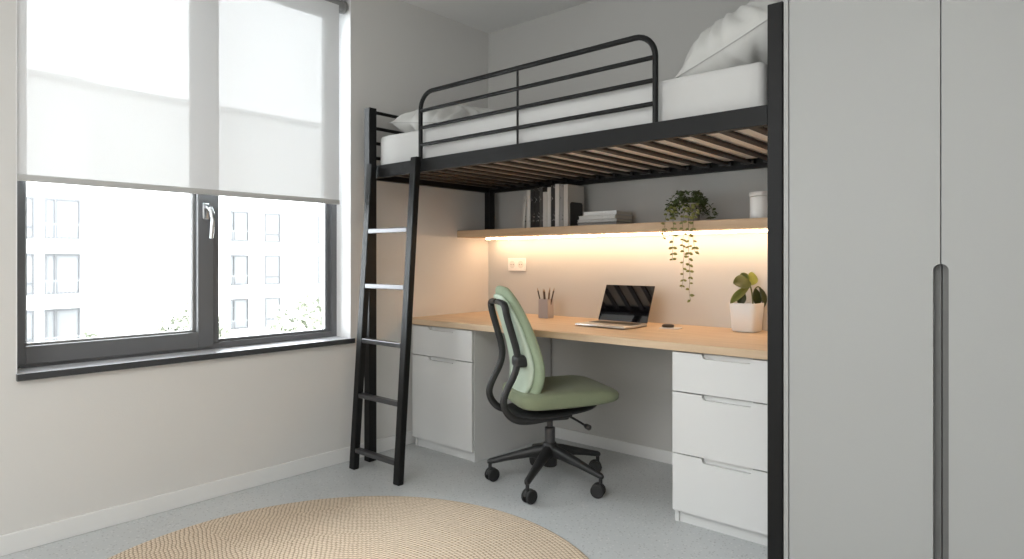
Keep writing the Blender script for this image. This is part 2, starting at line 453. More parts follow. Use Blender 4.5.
# ---------------------------------------------------------------- loft bed
bed = thing('loft_bed', 'black metal loft bed with guard rail above the desk', 'bed')
BX0, BX1, BY0, BY1 = .068, 2.271, -1.05, -.06
P = .048
ZT, ZR0, ZR1 = 1.905, 1.52, 1.585
SH = 1.271
for x0, y0, zb in ((BX0, BY0, 0), (BX1 - P, BY0, 0), (BX0, BY1 - P, SH), (BX1 - P, BY1 - P, SH)):
    obj('post', box(x0, x0 + P, y0, y0 + P, zb, ZT, .003), M['black'], bed)
obj('side_rail', box(BX0 + P, BX1 - P, BY0 + .002, BY0 + .032, ZR0, ZR1, .002), M['black'], bed)
obj('side_rail', box(BX0 + P, BX1 - P, BY1 - .032, BY1 - .002, ZR0, ZR1, .002), M['black'], bed)
for x0 in (BX0 + .008, BX1 - .038):
    obj('end_rail', box(x0, x0 + .03, BY0 + P, BY1 - P, ZR0, ZR1, .002), M['black'], bed)
    for z in (1.888, 1.802, 1.72, 1.64):
        bm = bmesh.new(); tube(bm, [(x0 + .015, BY0 + P - .002, z), (x0 + .015, BY1 - P + .002, z)], .0095, 12)
        obj('end_bar', bm, M['black'], bed, True)
# guard rail: bent tube, three bars, one thin upright
gy, gx0, gx1, gz = BY0 + .017, .513, 1.814, 1.914
pts = [(gx0, gy, ZR1 - .002), (gx0, gy, gz - .085)]
for k in range(1, 9):
    a = PI / 2 * k / 8; pts.append((gx0 + .085 * (1 - math.cos(a)), gy, gz - .085 + .085 * math.sin(a)))
for k in range(0, 9):
    a = PI / 2 * k / 8; pts.append((gx1 - .085 + .085 * math.sin(a), gy, gz - .085 + .085 * math.cos(a)))
pts.append((gx1, gy, ZR1 - .002))
bm = bmesh.new(); tube(bm, pts, .0108, 14, up=Vector((0, 1, 0)))
gr = obj('guard_rail', bm, M['black'], bed, True)
for z in (1.826, 1.742, 1.657):
    bm = bmesh.new(); tube(bm, [(gx0, gy, z), (gx1, gy, z)], .009, 12)
    obj('bar', bm, M['black'], gr, True)
bm = bmesh.new(); tube(bm, [(1.15, gy, ZR1 - .002), (1.15, gy, gz)], .005, 10)
obj('upright', bm, M['black'], gr, True)
# slats and their holders
xs = 1.4665 - 12 * .109
k = 0
while xs < 2.22:
    if xs > BX0 + P + .02:
        obj('slat', box(xs - .0185, xs + .0185, BY0 + .035, BY1 - .035, ZR0 + .025, ZR0 + .036, .003), M['slat'], bed)
        obj('slat_holder', box(xs - .033, xs + .033, BY1 - .058, BY1 - .0325, ZR0 + .020, ZR0 + .038, .003), M['plastic'], bed)
    xs += .109

# mattress
mt = thing('mattress', 'white sheeted mattress on the loft bed', 'mattress', (1.17, -.555, ZR0 + .0385))
mx0, mx1, my0, my1, mh = -1.036, 1.030, -.452, .447, .197
bm = box(mx0, mx1, my0, my1, 0, mh)
bmesh.ops.subdivide_edges(bm, edges=[e for e in bm.edges if abs(e.verts[0].co.x - e.verts[1].co.x) > .5], cuts=70, use_grid_fill=True)
bmesh.ops.subdivide_edges(bm, edges=[e for e in bm.edges if abs(e.verts[0].co.y - e.verts[1].co.y) > .3], cuts=26, use_grid_fill=True)
bmesh.ops.subdivide_edges(bm, edges=[e for e in bm.edges if abs(e.verts[0].co.z - e.verts[1].co.z) > .1], cuts=10, use_grid_fill=True)
R_ = .028
for v in bm.verts:
    c = v.co.copy()
    q = Vector((min(max(c.x, mx0 + R_), mx1 - R_), min(max(c.y, my0 + R_), my1 - R_), min(max(c.z, R_), mh - R_)))
    d = c - q
    if d.length > 1e-6:
        d2 = d.normalized()
        v.co = q + d2 * R_
        if c.z > .03:
            n_ = noise.noise(Vector((c.x * 5, c.y * 5, c.z * 3))) * .004 + noise.noise(Vector((c.x * 14, c.y * 14, c.z * 6))) * .0015
            v.co += d2 * (n_ - .0035)
for f in bm.faces:
    f.normal_update(); f.material_index = 1 if f.calc_center_median().z < .004 else 0
obj('sheet', bm, [M['sheet'], M['ticking']], mt, True, 60)

MTOP = ZR0 + .0385 + mh
def pillow(name, label, loc, rot, sx, sy, th, seed):
    t = thing(name, label, 'pillow', loc)
    t.rotation_euler = rot
    n = 44
    bm = bmesh.new()
    def pt(i, j, sgn):
        a, b = -1 + 2 * i / n, -1 + 2 * j / n
        pa = a * (1 - .07 * (1 - b * b) * 0 - .05 * (1 - b * b) ** 1) ; pb = b * (1 - .05 * (1 - a * a))
        prof = max(0, 1 - abs(a) ** 2.6) ** .55 * max(0, 1 - abs(b) ** 2.6) ** .55
        z = sgn * prof * th / 2
        ew = (1 - prof) * prof * 4
        fold = math.sin(math.atan2(b, a) * 17 + 3 * noise.noise(Vector((a * 2, b * 2, seed)))) * .012 * ew
        z += sgn * fold + noise.noise(Vector((a * 3.1 + seed, b * 3.1, sgn))) * .010 * prof + noise.noise(Vector((a * 7 + seed, b * 7, sgn))) * .006 * prof
        return (pa * sx / 2, pb * sy / 2, z)
    W = Matrix.Translation(loc) @ t.rotation_euler.to_matrix().to_4x4(); Wi = W.inverted()
    raw = pt
    def pt(i, j, sgn):      # rests on the mattress: its underside flattens there
        q = W @ Vector(raw(i, j, sgn))
        q.z = max(q.z, MTOP + .0015)
        return Wi @ q
    T = [[bm.verts.new(pt(i, j, 1)) for j in range(n + 1)] for i in range(n + 1)]
    B = [[T[i][j] if i in (0, n) or j in (0, n) else bm.verts.new(pt(i, j, -1)) for j in range(n + 1)] for i in range(n + 1)]
    for i in range(n):
        for j in range(n):
            bm.faces.new((T[i][j], T[i + 1][j], T[i + 1][j + 1], T[i][j + 1]))
            bm.faces.new((B[i][j], B[i][j + 1], B[i + 1][j + 1], B[i + 1][j]))
    ed = [pt(i, 0, 1) for i in range(n)] + [pt(n, j, 1) for j in range(n)] + [pt(i, n, 1) for i in range(n, 0, -1)] + [pt(0, j, 1) for j in range(n, 0, -1)]
    obj('case', bm, M['pillowcase'], t, True, 80)
    b2 = bmesh.new(); tube(b2, ed, .0022, 6, closed=True)
    obj('piping', b2, M['seam'], t, True)
    return t
pillow('pillow', 'big pale pillow propped against the right end of loft bed', (2.014, -.61, 1.905), (math.radians(12), math.radians(-22), 0), .435, .68, .30, 1.3)
pillow('pillow', 'white pillow at the ladder end of the loft bed', (.375, -.60, 1.845), (math.radians(7), math.radians(8), 0), .46, .70, .19, 5.1)

# ---------------------------------------------------------------- ladder
lad = thing('ladder', 'black metal ladder with five rungs leaning on the loft bed', 'ladder', (.33, -1.165, 0))
feet = ((-.19, 0), (.172, 0)); tops = ((-.158, .089), (.197, .089))
for (fx, fy), (tx, ty) in zip(feet, tops):
    bm = bmesh.new()
    hw, hd = .0225, .0165
    vs = []
    for (cx, cy, z) in ((fx, fy, 0), (tx, ty, 1.59)):
        vs.append([bm.verts.new((cx + a * hw, cy + b * hd, z)) for a, b in ((-1, -1), (1, -1), (1, 1), (-1, 1))])
    bm.faces.new(list(reversed(vs[0]))); bm.faces.new(vs[1])
    for i in range(4): bm.faces.new((vs[0][i], vs[0][(i + 1) % 4], vs[1][(i + 1) % 4], vs[1][i]))
    bmesh.ops.bevel(bm, geom=bm.edges[:], offset=.003, segments=2, affect='EDGES')
    obj('stile', bm, M['black'], lad)
for z in (.10, .383, .667, .95, 1.235):
    f = z / 1.59
    xa = feet[0][0] + (tops[0][0] - feet[0][0]) * f + .021; xb = feet[1][0] + (tops[1][0] - feet[1][0]) * f - .021
    y = .089 * f
    obj('rung', box(xa, xb, y - .016, y + .016, z - .012, z + .012, .004), M['rung'], lad)

# ---------------------------------------------------------------- shelf with light strip
SZ0 = 1.228
sh = thing('wall_shelf', 'long light oak wall shelf with warm light strip beneath', 'shelf', (1.14, 0, SZ0))
obj('board', box(-1.14, 1.141, -.29, 0, 0, SH - SZ0, .002), M['oak_shelf'], sh)
obj('light_strip', box(-1.075, 1.125, -.092, -.075, -.010, -.0002), M['led'], sh)['label'] = 'glowing warm light strip'

# ---------------------------------------------------------------- desk worktop
DZ0, DZ1, DY = .712, .745, -.712
dk = thing('desk_worktop', 'light oak worktop spanning the two white cabinets', 'desk', (0, 0, DZ0))
obj('top', box(.001, 2.281, DY, -.001, .0005, DZ1 - DZ0, .002), M['oak_desk'], dk)

# ---------------------------------------------------------------- cabinets
def front_panel(x0, x1, z0, z1, nx0, nx1, nd=.019, r=.014):
    """drawer front with a scooped finger pull cut from its top edge"""
    poly = [(x0, z0), (x1, z0), (x1, z1), (nx1, z1)]
    for k in range(0, 7):
        a = PI / 2 * k / 6; poly.append((nx1 - r + r * math.cos(a), z1 - nd + r - r * math.sin(a)))
    for k in range(0, 7):
        a = PI / 2 * k / 6; poly.append((nx0 + r - r * math.sin(a), z1 - nd + r - r * math.cos(a)))
    poly += [(nx0, z1), (x0, z1)]
    return poly

def cabinet(label, x0, x1, yf, rows, nx0, nx1, ztop=.711, wide_names=None):
    c = thing('desk_cabinet', label, 'cabinet', (x0, 0, 0))
    w = x1 - x0
    t = .018
    bm = bmesh.new()
    bx(bm, 0, t, yf + .022, -.016, 0, ztop, .001); bx(bm, w - t, w, yf + .022, -.016, 0, ztop, .001)
    bx(bm, t, w - t, -.034, -.016, .055, ztop); bx(bm, t, w - t, yf + .040, -.034, .055, .07)
    bx(bm, t, w - t, yf + .040, -.034, ztop - .016, ztop)
    obj('carcass', bm, M['cabinet'], c)
    obj('plinth', box(t, w - t, yf + .030, yf + .048, 0, .054), M['cabinet'], c)
    for name, z0, z1 in rows:
        bm = prism(bmesh.new(), front_panel(.001, w - .001, z0, z1, nx0 - x0, nx1 - x0), yf, yf + .019)
        d = obj(name, bm, M['cabinet'], c)
        b2 = bmesh.new()
        # scooped back of the finger pull
        bx(b2, nx0 - x0 - .02, nx1 - x0 + .02, yf + .0195, yf + .0225, z1 - .05, z1 - .001)
        obj('finger_pull', b2, M['cabinet'], d)
        # body of the drawer behind the front
        obj('box', box(.03, w - .03, yf + .05, -.08, z0 + .03, z1 - .03), M['carcass'], d)
    return c
cabinet('white low cabinet under the desk beside the ladder', .052, .541, -.700, (('drawer', .540, .706), ('door', .058, .535)), .195, .405)
cabinet('white three drawer cabinet under the desk beside the wardrobe', 1.709, 2.281, -.700, (('drawer', .546, .706), ('drawer', .292, .541), ('drawer', .054, .287)), 1.838, 2.041)

# ---------------------------------------------------------------- wardrobe
WX0, WX1, WF = 2.285, 3.125, -1.08
wd = thing('wardrobe', 'tall pale grey two door wardrobe beside the loft bed', 'wardrobe', (WX0, 0, 0))
ww = WX1 - WX0
bm = bmesh.new()
bx(bm, 0, .0135, WF, -.001, 0, H - .001); bx(bm, ww - .0135, ww, WF, -.001, 0, H - .001)
bx(bm, .0135, ww - .0135, -.02, -.001, 0, H - .001)
bx(bm, .0135, ww - .0135, WF + .05, -.02, H - .03, H - .001); bx(bm, .0135, ww - .0135, WF + .05, -.02, 0, .06)
obj('carcass', bm, M['wardrobe'], wd)
bm = box(.0135, ww - .0135, WF + .046, WF + .050, .0, H - .002)  # dark sheet added behind the doors, paints the shade in their gaps
obj('gap_shade_sheet', bm, M['gap_shade'], wd)
mid = 2.696 - WX0
ht, hb, hw = 1.074, .08, .0165
def door_poly(x0, x1, side):
    z0, z1 = .02, H - .006
    if side > 0:   # recess in the right edge
        p = [(x0, z0), (x1, z0), (x1, hb)]
        p += [(x1 - hw * math.sin(PI / 2 * k / 8), hb + hw - hw * math.cos(PI / 2 * k / 8)) for k in range(1, 9)]
        p += [(x1 - hw * math.cos(PI / 2 * k / 8), ht - hw + hw * math.sin(PI / 2 * k / 8)) for k in range(0, 9)]
        p += [(x1, z1), (x0, z1)]
    else:
        p = [(x0, z0)]
        p += [(x0, z1)]
        p += [(x0 + hw * math.sin(PI / 2 * k / 8), ht - hw + hw * math.cos(PI / 2 * k / 8)) for k in range(0, 9)]
        p += [(x0 + hw * math.cos(PI / 2 * k / 8), hb + hw - hw * math.sin(PI / 2 * k / 8)) for k in range(0, 9)]
        p += [(x0, z0)][:0]
        p += [(x1, z0)][:0]
        p = [(x1, z0), (x1, z1)] + p[1:] + [(x0, z0)]
    return p
for x0, x1, s in ((.0165, mid - .0014, 1), (mid + .0014, ww - .0165, -1)):
    bm = prism(bmesh.new(), door_poly(x0, x1, s), WF + .001, WF + .022)
    d = obj('door', bm, M['wardrobe'], wd)
    e0, e1 = (x1 - .03, x1) if s > 0 else (x0, x0 + .03)
    obj('handle_recess', box(e0, e1, WF + .0225, WF + .040, hb - .02, ht + .02), M['recess'], d)['label'] = 'dark grey recessed finger pull'

# ---------------------------------------------------------------- rug
rg = lathe(bmesh.new(), [(.905, 0), (.918, .003), (.92, .007), (.914, .011), (.90, .0125), (.45, .0125), (.02, .0125)], seg=160)
rug = obj('rug', rg, M['rug'], None, True)
rug.location = (1.195, -2.015, .0005)
tag(rug, 'round woven natural jute rug on the grey floor', 'rug')

# ---------------------------------------------------------------- office chair
CH = (1.04, -.665, 0); FWD = math.radians(58)
ch = thing('office_chair', 'sage green swivel office chair on five black casters', 'chair', CH, FWD)
# star base
bm = lathe(bmesh.new(), [(.030, .085), (.034, .09), (.036, .13), (.042, .14), (.042, .18), (.036, .19), (.030, .20)], seg=28)
sb = obj('star_base', bm, M['plastic'], ch, True)
for k in range(5):
    a = math.radians(72 * k) - FWD
    d = Vector((math.cos(a), math.sin(a), 0)); s = Vector((-d.y, d.x, 0))
    bm = bmesh.new(); rings = []
    for r_, zc, hw_, hh_ in ((.03, .160, .024, .030), (.08, .152, .023, .026), (.15, .136, .020, .020), (.22, .118, .017, .016), (.275, .103, .015, .014), (.296, .098, .014, .013), (.306, .096, .008, .008)):
        ring = []
        for q in range(12):
            an = 2 * PI * q / 12; c, sn = math.cos(an), math.sin(an)
            dd = (abs(c) ** 3.2 + abs(sn) ** 3.2) ** (-1 / 3.2)
            ring.append(bm.verts.new(d * r_ + s * c * dd * hw_ + Vector((0, 0, zc + sn * dd * hh_))))
        rings.append(ring)
    for r0, r1 in zip(rings, rings[1:]):
        for q in range(12): bm.faces.new((r0[q], r0[(q + 1) % 12], r1[(q + 1) % 12], r1[q]))
    bm.faces.new(rings[0]); bm.faces.new(list(reversed(rings[-1])))
    obj('arm', bm, M['plastic'], sb, True, 50)
    # caster: fork and two wheels
    cz = .032; p0 = d * .293
    roll = a + math.radians((20, -35, 10, 40, -25)[k])
    e = Vector((math.cos(roll), math.sin(roll), 0)); ax = Vector((-e.y, e.x, 0))
    bm = bmesh.new()
    tube(bm, [p0 + Vector((0, 0, .096)), p0 + Vector((0, 0, .056))], .009, 12)
    ctr = p0 - e * .012
    hood = []
    for q in range(9):
        an = PI * (-.05 + q / 8 * .95)
        hood.append(ctr + e * math.cos(an) * .030 + Vector((0, 0, cz + math.sin(an) * .031)))
    tube(bm, hood, .006, 8, sx=1.1, sy=.5)
    tube(bm, [ctr - ax * .024 + Vector((0, 0, cz)), ctr + ax * .024 + Vector((0, 0, cz))], .006, 10)
    cs = obj('caster', bm, M['plastic'], ch, True)
    for sg in (-1, 1):
        bm = bmesh.new()
        q0 = ctr + Vector((0, 0, cz)) + ax * sg * .008; n = 24
        prof = [(.010, .0), (.0295, .0), (.032, .003), (.032, .011), (.028, .0155), (.016, .0165)]
        rs = []
        for pr, po in prof:
            rs.append([bm.verts.new(q0 + ax * sg * po + e * math.cos(2 * PI * i / n) * pr + Vector((0, 0, math.sin(2 * PI * i / n) * pr))) for i in range(n)])
        for r0, r1 in zip(rs, rs[1:]):
            for i in range(n): bm.faces.new((r0[i], r0[(i + 1) % n], r1[(i + 1) % n], r1[i]))
        bm.faces.new(rs[0]); bm.faces.new(rs[-1])
        obj('wheel', bm, M['rubber'], cs, True)
bm = lathe(bmesh.new(), [(.024, .195), (.0255, .2), (.0255, .272), (.018, .275), (.0145, .276), (.0145, .345)], seg=24)
obj('gas_lift', bm, M['lift'], ch, True)
# tilt mechanism / seat pan (boat shaped)
def pan_fn(x, y, h):
    f = (x + .22) / .44
    return Vector((x, y, .360 + .036 * max(0, f) ** 2 + h))
bm = cushion(bmesh.new(), superellipse(.225, .165, 3.2, 44), lambda x, y: .020, pan_fn, 3, 6)
bx(bm, -.075, .085, -.05, .05, .312, .345, .012, 3)
obj('seat_pan', bm, M['plastic'], ch, True, 60)
bm = bmesh.new()
tube(bm, [(.075, -.05, .335), (.09, -.13, .328), (.10, -.205, .322)], .0055, 10)
tube(bm, [(.099, -.195, .323), (.101, -.212, .3215), (.104, -.236, .320), (.105, -.243, .3195)], [.006, .012, .013, .007], 14)
obj('lever', bm, M['plastic'], ch, True)
# seat cushion with waterfall front
def seat_out():
    o = superellipse(.246, .235, 6.0, 72)
    return [(x, y * (1.0 - .07 * (.246 - x) / .49)) for x, y in o]
def seat_half(x, y): return .045 - .007 * max(0, x / .262)
def seat_fn(x, y, h):
    z = .444 + .008 * (x / .262)
    f = max(0, (x - .11) / .136)
    z += -.012 * f * f if h > 0 else .004 * f
    dip = -.010 * math.exp(-((x + .04) / .13) ** 2) * math.exp(-(y / .15) ** 2) if h > 0 else 0
    return Vector((x + .044, y, z + h + dip))
bm = cushion(bmesh.new(), seat_out(), seat_half, seat_fn, 4.6, 14)
obj('seat', bm, M['green_fabric'], ch, True, 80)
# backrest: lofted along a reclined spine
SP = [(.405, -.168), (.47, -.140), (.55, -.128), (.62, -.134), (.70, -.154), (.80, -.188), (.90, -.226), (.965, -.252)]
def spine(z):
    for (z0, u0), (z1, u1) in zip(SP, SP[1:]):
        if z <= z1 or z1 == SP[-1][0]:
            f = (z - z0) / (z1 - z0); return u0 + (u1 - u0) * f
def sm_spine(z): return sum(spine(min(max(z + o, SP[0][0]), SP[-1][0])) for o in (-.04, -.02, 0, .02, .04)) / 5
WD = [(.40, .12), (.44, .168), (.50, .200), (.57, .212), (.66, .200), (.78, .168), (.88, .142), (.945, .122), (.962, .10)]
def back_outline(sc=1.0, n=60):
    zc, hz = .683, .28
    o = []
    for x, y in superellipse(1, 1, 3.5, n):
        z = zc + y * hz
        # width envelope by height
        for (z0, w0), (z1, w1) in zip(WD, WD[1:]):
            if z0 <= z <= z1: w = w0 + (w1 - w0) * (z - z0) / (z1 - z0); break
        else: w = WD[-1][1] if z > .9 else WD[0][1]
        wb = .21 if z < .6 else .21 - (z - .6) * .16
        o.append((x * wb * sc, zc + y * hz * sc))
    return o
def back_fn(off):
    def f(v, z, h):
        return Vector((sm_spine(z) + off + .55 * v * v + h, v, z))
    return f
bm = cushion(bmesh.new(), back_outline(1.0), lambda x, y: .030, back_fn(0), 3.0, 11)
obj('backrest', bm, M['green_back'], ch, True, 80)
bm = cushion(bmesh.new(), back_outline(.86), lambda x, y: .014, back_fn(-.030), 4.0, 9)
obj('back_shell', bm, M['green_light'], ch, True, 80)
# loop frame behind the back
hv = .128
leg = [(.06, .362), (-.06, .350), (-.14, .341), (-.20, .345), (-.238, .366), (-.266, .405), (-.273, .445), (-.252, .50), (-.217, .56), (-.202, .62), (-.208, .67), (-.232, .75), (-.256, .83)]
def smooth_path(pts, it=2):
    for _ in range(it):
        q = [pts[0]]
        for a, b in zip(pts, pts[1:]):
            q.append(tuple(a[i] * .75 + b[i] * .25 for i in range(3))); q.append(tuple(a[i] * .25 + b[i] * .75 for i in range(3)))
        q.append(pts[-1]); pts = q
    return pts
path = [(u, -hv, z) for u, z in leg] + [(-.263, -hv, .868), (-.265, -hv + .02, .886), (-.265, 0, .889), (-.265, hv - .02, .886), (-.263, hv, .868)] + [(u, hv, z) for u, z in reversed(leg)]
bm = bmesh.new(); tube(bm, smooth_path(path), .0148, 12, sx=1.15, sy=.95, up=Vector((0, 1, 0)), square=False)
obj('back_frame', bm, M['plastic'], ch, True)
bm = bmesh.new()
obj('lumbar_bracket', bx(bm, -.222, -.150, -.150, -.080, .592, .648, .018, 4), M['plastic'], ch, True)

# ---------------------------------------------------------------- things on the desk
DT = DZ1 + .0008
lp = thing('laptop', 'open silver laptop with black screen on the oak desk', 'laptop', (1.17, -.325, DT), math.radians(-1.5))
bm = box(-.150, .150, -.105, .105, .002, .0145, .004, 3)
obj('base', bm, M['alu'], lp, True)
obj('keyboard', box(-.132, .132, -.012, .086, .0145, .0152), M['keys'], lp)
obj('trackpad', box(-.05, .05, -.092, -.022, .0145, .0149), M['alu'], lp)
for x in (-.12, .12):
    bm = lathe(bmesh.new(), [(.008, 0), (.008, .0025)], x, -.08, 0, 12); obj('foot', bm, M['rubber'], lp)
    bm = lathe(bmesh.new(), [(.008, 0), (.008, .0025)], x, .08, 0, 12); obj('foot', bm, M['rubber'], lp)
mtx = Matrix.Translation((0, .104, .014)) @ Matrix.Rotation(math.radians(-23), 4, 'X')
bm = bx(bmesh.new(), -.150, .150, -.0025, .0035, .002, .205, .002, 2, mtx)
lid = obj('lid', bm, M['lid'], lp, True)
bm = bx(bmesh.new(), -.1498, .1498, -.0035, -.0026, .003, .2048, 0, 2, mtx)
obj('screen', bm, M['screen'], lid)['label'] = 'glossy black switched off screen'

# pencil cup
cup = thing('pencil_cup', 'square grey pencil cup on the desk below the socket', 'pencil cup', (0.622, -.165, DT), math.radians(4))
bm = bmesh.new(); s_ = .032; w_ = .004; hgt = .110
bx(bm, -s_, s_, -s_, s_, 0, .006)
bx(bm, -s_, -s_ + w_, -s_, s_, .006, hgt); bx(bm, s_ - w_, s_, -s_, s_, .006, hgt)
bx(bm, -s_ + w_, s_ - w_, -s_, -s_ + w_, .006, hgt); bx(bm, -s_ + w_, s_ - w_, s_ - w_, s_, .006, hgt)
obj('cup', bm, M['cup'], cup)
pen = [(-.020, -.012, -.046, -.016, .165, 0), (-.010, .010, -.030, .016, .160, 1), (.002, -.004, -.004, -.010, .160, 0), (.004, .012, .012, .020, .168, 0), (.014, -.010, .034, -.018, .157, 1), (.018, .006, .046, .010, .166, 0)]
plab = ['leftmost pencil in the grey cup, tilted far to the left', 'brown pencil second from left in the grey cup', 'short upright pencil in the middle of the grey cup', 'upright dark pencil right of the cup centre', 'brown pencil leaning right in the grey cup', 'rightmost dark pencil leaning right in the grey cup']
for (x0, y0, x1, y1, z1, kd), lb in zip(pen, plab):
    base = Vector((0.622 + x0 * .6, -.165 + y0 * .6, DT + .0072))
    tip = Vector((0.622 + x1 * 1.15, -.165 + y1, DT + z1 + .010))
    pr = thing('pencil', lb, 'pencil', base, 0, 'pencils in the grey cup')
    dv = tip - base; L_ = dv.length
    bm = bmesh.new(); tube(bm, [Vector((0, 0, 0)), dv * .90], .0042, 6)
    obj('shaft', bm, M['pencil'] if kd == 0 else M['pencil_brown'], pr)
    bm = bmesh.new(); tube(bm, [dv * .90, dv * 1.0], [.0042, .0008], 6)
    obj('point', bm, M['graphite'], pr)

# pad and puck
pd = obj('charging_pad', box(-.05, .05, -.035, .035, 0, .005, .002), M['pad_white'])
pd.location = (1.455, -.225, DT); pd.rotation_euler = (0, 0, math.radians(12))
tag(pd, 'thin white pad under the dark puck on the desk', 'pad')
bm = lathe(bmesh.new(), [(.022, 0), (.029, .002), (.031, .007), (.028, .0125), (.018, .0155), (.004, .0165)], seg=36)
pk = obj('puck', bm, M['puck'], None, True); pk.location = (1.440, -.225, DT + .0054)
tag(pk, 'small dark rounded puck on the white pad by the laptop', 'puck')

# rubbery plant in a white pot
PX, PY = 1.785, -.098
pp = thing('potted_plant', 'broad leaved plant in a white pot on the desk', 'plant', (PX, PY, DT))
bm = bmesh.new()
def sq_ring(bm, half, z, q=5.0, n=48):
    return [bm.verts.new((x, y, z)) for x, y in superellipse(half, half, q, n)]
rs = [sq_ring(bm, .054, 0), sq_ring(bm, .058, .004), sq_ring(bm, .0675, .134), sq_ring(bm, .0665, .136), sq_ring(bm, .063, .136), sq_ring(bm, .061, .110)]
for a, b in zip(rs, rs[1:]):
    for k in range(48): bm.faces.new((a[k], a[(k + 1) % 48], b[(k + 1) % 48], b[k]))
bm.faces.new(list(reversed(rs[0]))); bm.faces.new(rs[-1])
obj('pot', bm, M['white_ceramic'], pp, True, 50)
bm = bmesh.new(); r0 = sq_ring(bm, .0605, .1115); r1 = sq_ring(bm, .0605, .118)
for k in range(48): bm.faces.new((r0[k], r0[(k + 1) % 48], r1[(k + 1) % 48], r1[k]))
bm.faces.new(list(reversed(r0))); bm.faces.new(r1)
obj('soil', bm, M['soil'], pp)
# view-friendly axes of the plant: A runs right as one looks from the room, B runs away
A = Vector((.751, .66, 0)); B = Vector((-.66, .751, 0)); Zv = Vector((0, 0, 1))
def leaf(name, base, tip, width, nrm, m, cup=.15, parent=pp):
    base, tip = Vector(base), Vector(tip); ln = tip - base; L_ = ln.length; d = ln / L_
    s = d.cross(nrm).normalized(); nn = s.cross(d).normalized()
    bm = bmesh.new(); rows = []
    nL, nW = 14, 6
    for i in range(nL + 1):
        t = i / nL
        w = 1.28 * width / 2 * (math.sin(PI * t ** 1.15) ** .62) if 0 < t < 1 else .0006
        row = []
        for j in range(nW + 1):
            u = -1 + 2 * j / nW
            row.append(bm.verts.new(base + d * L_ * t + s * u * w + nn * (abs(u) * w * cup * 1.6 - L_ * .22 * t * t + L_ * .14 * t)))
        rows.append(row)
    for a, b in zip(rows, rows[1:]):
        for j in range(nW): bm.faces.new((a[j], a[j + 1], b[j + 1], b[j]))
    ex = bmesh.ops.solidify(bm, geom=bm.faces[:], thickness=.0012)
    return obj(name, bm, m, parent, True, 70)
def P3(a, b, z): return A * (a * 1.3 + .006) + B * (b * 1.25) + Vector((0, 0, .112 + (z - .112) * 1.24))
def stemtube(pts, r):
    bm = bmesh.new(); tube(bm, smooth_path([tuple(p) for p in pts], 2), r, 8); return obj('stem', bm, M['stem'], pp, True)
stemtube([P3(.018, 0, .112), P3(.017, 0, .150), P3(.012, 0, .185), P3(.004, 0, .205)], .0038)
stemtube([P3(.017, 0, .15), P3(.022, 0, .178), P3(.034, 0, .195), P3(.046, 0, .188)], .003)
stemtube([P3(-.02, 0, .112), P3(-.032, 0, .135)], .003)
stemtube([P3(.010, 0, .19), P3(-.006, -.005, .206), P3(-.012, -.008, .206)], .0026)
leaf('leaf', P3(.010, -.006, .205), P3(-.062, -.03, .210), .060, (Zv * .55 - B * .8).normalized(), M['leaf_big'])
leaf('leaf', P3(.006, -.004, .196), P3(-.072, -.02, .134), .033, (Zv * .5 - B * .7 - A * .4).normalized(), M['leaf_mid'])
leaf('leaf', P3(.004, .0, .198), P3(.030, .02, .247), .048, (-B * .8 + A * .35 + Zv * .2).normalized(), M['leaf_lime'])
leaf('leaf', P3(.000, .0, .206), P3(-.020, .014, .246), .034, (-B * .9 - A * .3).normalized(), M['leaf_big'])
leaf('leaf', P3(.040, 0, .192), P3(.060, -.01, .115), .046, (-B * .7 + A * .6 + Zv * .2).normalized(), M['leaf_dark'])
leaf('leaf', P3(.026, 0, .188), P3(.032, -.014, .118), .034, (-B * .9 + A * .1 + Zv * .2).normalized(), M['leaf_dark'])
leaf('leaf', P3(-.020, -.004, .178), P3(-.034, -.016, .122), .034, (-B * .9 - A * .3 + Zv * .2).normalized(), M['leaf_dark'])

# ---------------------------------------------------------------- things on the shelf
ST = SH + .0006
# trailing plant
VX, VY = 1.549, -.205
tp = thing('trailing_plant', 'small leaved plant trailing down over the shelf edge', 'plant', (VX, VY, ST))
bm = lathe(bmesh.new(), [(.040, 0), (.043, .003), (.052, .084), (.053, .088), (.050, .088), (.048, .075)], seg=32)
obj('pot', bm, M['cup'], tp, True)
bm = lathe(bmesh.new(), [(.0475, .072), (.0475, .078)], seg=24); obj('soil', bm, M['soil'], tp)
rnd = random.Random(11)
def leaflet(bm, p, size, d, nrm, mi=0):
    d = d.normalized(); s = d.cross(nrm)
    if s.length < 1e-3: s = d.cross(Vector((0, 0, 1)))
    s.normalize(); nn = s.cross(d)
    w = size * .33
    b0 = bm.verts.new(p); t0 = bm.verts.new(p + d * size - nn * size * .10)
    l1 = bm.verts.new(p + d * size * .3 + s * w * .85 + nn * size * .10); l2 = bm.verts.new(p + d * size * .68 + s * w * .8 + nn * size * .05)
    r1 = bm.verts.new(p + d * size * .3 - s * w * .85 + nn * size * .10); r2 = bm.verts.new(p + d * size * .68 - s * w * .8 + nn * size * .05)
    m1 = bm.verts.new(p + d * size * .5)
    for f in ((b0, l1, m1), (l1, l2, m1), (l2, t0, m1), (t0, r2, m1), (r2, r1, m1), (r1, b0, m1)):
        fc = bm.faces.new(f); fc.material_index = mi
def rdir(): return Vector((rnd.uniform(-1, 1), rnd.uniform(-1, 1), rnd.uniform(-1, 1))).normalized()
bm = bmesh.new()
